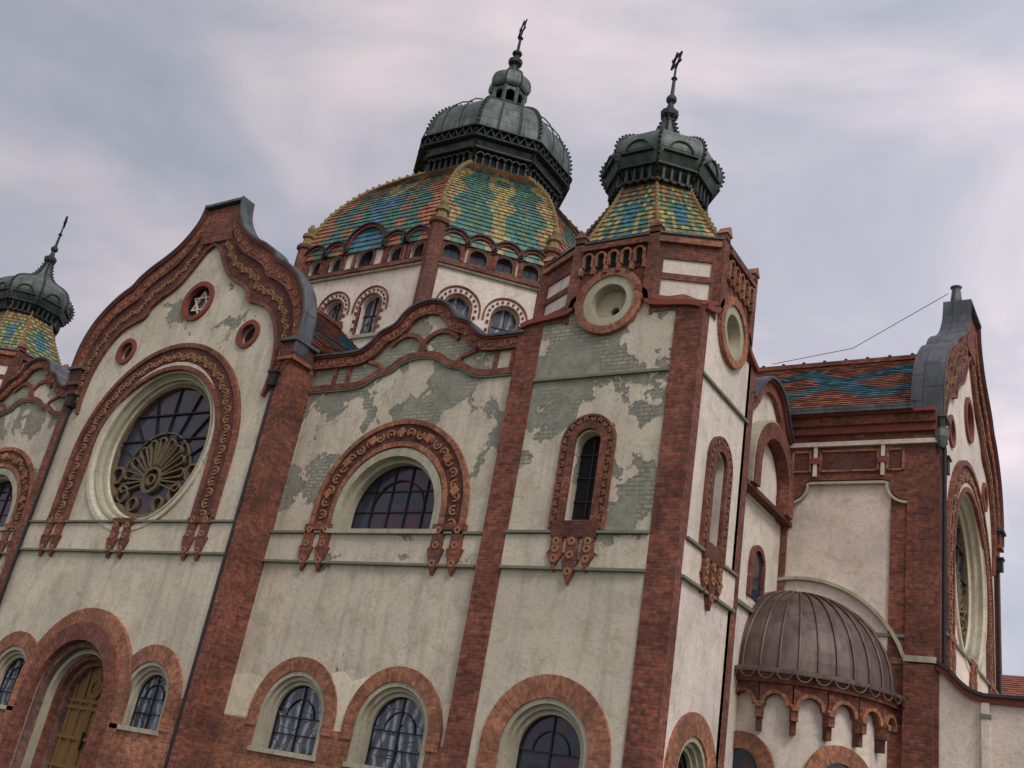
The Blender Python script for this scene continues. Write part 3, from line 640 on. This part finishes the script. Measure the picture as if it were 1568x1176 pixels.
# drum
D="dome_drum"; r=6.9; hw=3.6
frames=[]
for k in range(4):
    c,s=round(cos(k*pi/2)),round(sin(k*pi/2))
    n=(s,-c); u=(c,s); frames.append((Fr(XD+n[0]*r,YC+n[1]*r,u[0],u[1],n[0],n[1]),hw,True))
    n2=((s+c)/math.sqrt(2),(s-c)/math.sqrt(2)); u2=(-n2[1],n2[0]); m=(r+hw)/2*math.sqrt(2)
    frames.append((Fr(XD+n2[0]*m,YC+n2[1]*m,u2[0],u2[1],n2[0],n2[1]),(r-hw)/math.sqrt(2),False))
for fr,w,card in frames:
    pm="plaster_side"
    if card: cs=[(-2.75,.56),(-1.6,.56),(0,.95),(1.6,.56),(2.75,.56)]
    else: cs=[(-1.62,.5),(-.54,.5),(.54,.5),(1.62,.5)]
    top=[(-w,19.95)]; zc0=19.95
    for u,q in cs:
        zz=zc0+(.25 if q>.9 else 0)
        top+= ([(u-q,zc0)] if q>.9 else [])+arc(u,zz,q,pi,0,14)+([(u+q,zc0)] if q>.9 else [])
    top+=[(w,19.95)]
    holes=[apath(u,19.72,19.3,.36 if q<.9 else .5,12) for u,q in cs]
    wc=[-.95,.95] if not card else [-1.0,1.0]
    holes+=[apath(u,17.35,16.1,.5,14) for u in wc]
    slab(D,pm,fr,[[(-w,12)]+top+[(w,12)]]+holes,-.35,0)
    slab(D,"plaster_side",fr,[[(-w,19.1),(-w,20.0),(w,20.0),(w,19.1)]],-.6,-.5)
    strip(D,"red_trim",fr,top,-.02,.10,-.3,.16); strip(D,"copper_dark",fr,top,.10,.17,-.4,.24)
    for u,q in cs:
        rr=.36 if q<.9 else .5
        aframe(D,"brick_dark",fr,u,19.72,19.3,rr,rr+.09,-.05,.08,True); slab(D,"glass_dark",fr,[apath(u,19.72,19.3,rr+.02,12)],-.34,-.26); box(D,"iron",fr,u-.02,u+.02,19.3,20.05,-.26,-.22)
        if q<.9: box(D,"brick_dark",fr,(u+q-.05) if u<0 else (u-q-.05),(u+q+.05) if u<0 else (u-q+.05),19.2,19.95,0,.06)
    box(D,"brick_dark",fr,-w,w,18.98,19.14,0,.2); box(D,"stone_moulding",fr,-w,w,18.88,18.98,0,.12); box(D,"brick_dark",fr,-w,w,19.14,19.24,0,.1)
    for u in wc:
        aframe(D,"brick_dark",fr,u,17.35,16.1,.5,.57,-.05,.07,True); aframe(D,"brick_dark",fr,u,17.35,17.1,.84,.90,0,.06)
        for k in range(11):
            a=pi*k/10; ring(D,"brick_dark",fr,u+.70*cos(a),17.35+.70*sin(a),.001,.055,0,.07,n=4)
        slab(D,"glass_light",fr,[apath(u,17.35,16.1,.52,14)],-.34,-.28); box(D,"iron",fr,u-.025,u+.025,16.1,17.85,-.28,-.24); box(D,"iron",fr,u-.5,u+.5,17.0,17.04,-.28,-.245)
        for s in (-1,1):
            for z in (16.3,16.65,17.0): box(D,"brick_dark",fr,u+s*.68-.05,u+s*.68+.05,z,z+.11,0,.07)
    box(D,"stone_moulding",fr,-w,w,15.9,16.05,0,.1)
for px,py in octo(XD,YC,r,r,hw,hw):
    lathe(D,"brick_dark",px,py,[(.33,12),(.33,20.6),(.43,20.65),(.43,20.8),(.28,20.85)],8)
    lathe(D,"ochre_relief",px,py,[(.28,20.85),(.22,21.2),(.31,21.25),(.31,21.4),(.13,21.5),(.18,21.7),(.1,21.9),(.001,22.0)],8)
# dome shell
DM="main_dome"
prof=[(7.0,20.0),(6.98,20.7),(6.8,21.6),(6.5,22.5),(6.05,23.4),(5.45,24.35),(4.75,25.2),(4.0,26.0),(3.2,26.75)]
rings=[]
for i,(q,z) in enumerate(prof):
    c=.522+(.42-.522)*i/(len(prof)-1); rings.append((octo(XD,YC,q,q,q*c,q*c),z))
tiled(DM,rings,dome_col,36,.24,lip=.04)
for k in range(8):
    pts=[(XD+(R_[0][k][0]-XD)*1.004,YC+(R_[0][k][1]-YC)*1.004,R_[1]+.02) for R_ in rings]; tube(DM,"ochre_relief",pts,.07)
    for p,q in zip(pts,pts[1:]):
        for t in (.1,.4,.7): ball(DM,"ochre_relief",[p[c]+(q[c]-p[c])*t+(.07 if c==2 else 0) for c in range(3)],.085,6)
CR="dome_crown"
prof=[(3.1,26.6),(3.1,27.05),(3.25,27.5),(3.52,27.95),(3.68,28.5),(3.7,29.1),(3.55,29.8),(3.22,30.45),(2.75,31.0),(2.15,31.45),(1.6,31.8),(1.2,32.1),(1.0,32.4)]
onion(CR,XD,YC,prof,1.3,crock=.12)
dz=-.32
for k in range(8):
    a=k*pi/4; fr=Fr(XD+3.12*cos(a),YC+3.12*sin(a),-sin(a),cos(a),cos(a),sin(a))
    box(CR,"copper_dark",fr,-1.3,1.3,26.6,26.72,-.1,.2); box(CR,"copper_dark",fr,-1.33,1.33,27.5,27.6,-.1,.34)
    for i in range(8):
        u=-1.19+i*.34; box(CR,"copper_dark",fr,u-.04,u+.04,26.72,27.2,-.1,.17)
        if i<7: band(CR,"copper_dark",fr,arc(u+.17,27.2,.13,0,pi,8),arc(u+.17,27.2,.19,0,pi,8),-.1,.24)
    fr2=Fr(XD+3.55*cos(a),YC+3.55*sin(a),-sin(a),cos(a),cos(a),sin(a))
    box(CR,"copper_dark",fr2,-1.46,1.46,28.0,28.08,-.3,.16); box(CR,"copper_dark",fr2,-1.5,1.5,28.5,28.56,-.3,.22)
    for i in range(7): u=-1.2+i*.4; strip(CR,"copper_dark",fr2,[(u-.18,28.08),(u,28.48),(u+.18,28.08)],-.025,.025,-.1,.18)
    for u in (-.5,.5): tube(CR,"copper_dark",[fr2.P(u*f,o_,z) for f,o_,z in ((1,.16,28.55),(1,.2,29.1),(.97,.06,29.8),(.9,-.27,30.45),(.78,-.73,31.0),(.6,-1.32,31.45))],.035,5)
    b=a+pi/8; tube(CR,"copper_patina",[(XD+.82*cos(b),YC+.82*sin(b),32.5+dz),(XD+.82*cos(b),YC+.82*sin(b),34.0+dz)],.11,8)
    frl=Fr(XD+.78*cos(a),YC+.78*sin(a),-sin(a),cos(a),cos(a),sin(a),dz); slab(CR,"copper_patina",frl,[[(-.33,34.0),(-.33,33.4)]+arc(0,33.4,.24,pi,0,8)+[(.33,33.4),(.33,34.0)]],-.1,.03)
lathe(CR,"copper_dark",XD,YC,[(r_,z+dz) for r_,z in [(1.35,32.3),(1.2,32.5),(1.1,32.62),(1.1,32.72),(.001,32.74)]],16)
prof=[(r_,z+dz) for r_,z in [(.92,33.85),(1.02,34.05),(1.0,34.4),(.87,34.75),(.62,35.02),(.4,35.2),(.24,35.45),(.15,35.8)]]
onion(CR,XD,YC,prof,.6,crock=.06)
lathe(CR,"copper_dark",XD,YC,[(r_,z+dz) for r_,z in [(.15,35.7),(.36,35.85),(.38,36.05),(.15,36.25),(.12,36.4),(.26,36.5),(.26,36.6),(.08,36.8),(.07,37.5),(.16,37.6),(.05,37.7),(.04,38.2)]],10)
star(CR,XD,YC,37.95,.52,.055)
lathe("side_gable","copper_patina",-5.65,YC,[(.22,18.0),(.16,18.2),(.2,18.5),(.14,19.0),(.2,19.1),(.001,19.2)],8)

# ------------------------------------------------------------ build objects
def build(G,root):
    for (part,mat),(vs,fs,uvs,cols) in G.items():
        me=bpy.data.meshes.new(part+"_"+mat); me.from_pydata(vs,[],fs)
        uvl=me.uv_layers.new(name="UVMap"); uvl.data.foreach_set("uv",[x for p in uvs for x in p])
        if mat.startswith("tile"):
            ca=me.color_attributes.new("Col",'FLOAT_COLOR','CORNER'); ca.data.foreach_set("color",[x for c in cols for x in (*c,1)])
        me.materials.append(MATS[mat]); me.update()
        ob=bpy.data.objects.new(part+"_"+mat,me); sc.collection.objects.link(ob); ob.parent=root
root=bpy.data.objects.new("art_nouveau_synagogue",None); sc.collection.objects.link(root)
build(G,root)
# neighbouring house seen past the annex
G.clear()
H="house"; fh=Fr(0,60,1,0,0,-1)
slab(H,"plaster_clean",fh,[[(-10,-1.6),(14,-1.6),(14,8.2),(-10,8.2)]]+[[(x,4.5),(x+1.2,4.5),(x+1.2,6.5),(x,6.5)] for x in (-7,-3,1,5,9)],-.3,0)
for x in (-7,-3,1,5,9): box(H,"glass_dark",fh,x,x+1.2,4.5,6.5,-.3,-.2); box(H,"stone_moulding",fh,x-.1,x+1.3,4.35,4.5,0,.12)
wbox(H,"plaster_clean",-10,14,60.3,70,-1.6,8.2); box(H,"brick_dark",fh,-10.3,14.3,8.2,8.45,-.3,.4)
proof(H,(-10.3,59.6,8.45),(14.3,59.6,8.45),(14.3,65,12.0),(-10.3,65,12.0),60,lambda s,t,k,i,j:TC); proof(H,(-10.3,70.4,8.45),(14.3,70.4,8.45),(14.3,65,12.0),(-10.3,65,12.0),60,lambda s,t,k,i,j:TC)
hr=bpy.data.objects.new("neighbouring_house",None); sc.collection.objects.link(hr); build(G,hr)

def sheet(name,mat,x0,x1,y0,y1,z):
    me=bpy.data.meshes.new(name); me.from_pydata([(x0,y0,z),(x1,y0,z),(x1,y1,z),(x0,y1,z)],[],[(0,1,2,3)]); me.materials.append(MATS[mat])
    ob=bpy.data.objects.new(name,me); sc.collection.objects.link(ob); return ob
sheet("ground","grass",-1500,1500,-1500,1500,-1.62)
sheet("pavement","paving",-60,12,12,19.0,-1.612)

# ------------------------------------------------------------ camera
cd=bpy.data.cameras.new("camera"); cam=bpy.data.objects.new("camera",cd); sc.collection.objects.link(cam); sc.camera=cam
cd.sensor_width=36; cd.lens=35.6; cd.clip_end=5000; cd.clip_start=.1
F=Vector((-.5369,.75,.3859)).normalized(); Rv=Vector((.8399,.5153,.1670)); Rv=(Rv-F*Rv.dot(F)).normalized(); U=Rv.cross(F)
cam.matrix_world=Matrix(((Rv.x,U.x,-F.x,0),(Rv.y,U.y,-F.y,0),(Rv.z,U.z,-F.z,0),(0,0,0,1)))

# ------------------------------------------------------------ light
sd=Vector((.72,-.42,.85)).normalized()
sun=bpy.data.objects.new("sun",bpy.data.lights.new("sun",'SUN')); sc.collection.objects.link(sun)
sun.data.energy=1.45; sun.data.angle=math.radians(20); sun.data.color=(1,.95,.87)
sun.rotation_euler=(-sd).to_track_quat('-Z','Y').to_euler()
w=bpy.data.worlds.new("World"); sc.world=w; w.use_nodes=True; t=w.node_tree; t.nodes.clear()
N=t.nodes.new; L=t.links.new
sky=N("ShaderNodeTexSky"); sky.sky_type='NISHITA'; sky.sun_disc=False; sky.sun_elevation=math.asin(sd.z); sky.sun_rotation=math.atan2(sd.x,sd.y)
b1=N("ShaderNodeBackground"); b1.inputs[1].default_value=.1; L(sky.outputs[0],b1.inputs[0])
tc=N("ShaderNodeTexCoord"); mp=N("ShaderNodeMapping"); mp.inputs["Scale"].default_value=(1,1,2.0); mp.inputs["Location"].default_value=(.35,.2,.1); L(tc.outputs["Generated"],mp.inputs[0])
nz=N("ShaderNodeTexNoise"); nz.inputs["Scale"].default_value=2.1; nz.inputs["Detail"].default_value=7; nz.inputs["Roughness"].default_value=.52; nz.inputs["Distortion"].default_value=.5; L(mp.outputs[0],nz.inputs["Vector"])
cr=N("ShaderNodeValToRGB"); e=cr.color_ramp.elements; e[0].position=.34; e[0].color=(.31,.345,.43,1); e[1].position=.66; e[1].color=(.74,.65,.67,1)
m_=e.new(.5); m_.color=(.47,.465,.53,1); L(nz.outputs["Fac"],cr.inputs[0])
dt=N("ShaderNodeVectorMath"); dt.operation='DOT_PRODUCT'; L(tc.outputs["Generated"],dt.inputs[0]); dt.inputs[1].default_value=Vector((.85,-.1,-.25)).normalized()
mr=N("ShaderNodeMapRange"); mr.inputs[1].default_value=-.9; mr.inputs[2].default_value=.6; mr.inputs[3].default_value=1.0; mr.inputs[4].default_value=1.9; L(dt.outputs["Value"],mr.inputs[0])
b2=N("ShaderNodeBackground"); L(cr.outputs[0],b2.inputs[0]); L(mr.outputs[0],b2.inputs[1])
mx=N("ShaderNodeMixShader"); mx.inputs[0].default_value=.92; L(b1.outputs[0],mx.inputs[1]); L(b2.outputs[0],mx.inputs[2])
o=N("ShaderNodeOutputWorld"); L(mx.outputs[0],o.inputs[0])
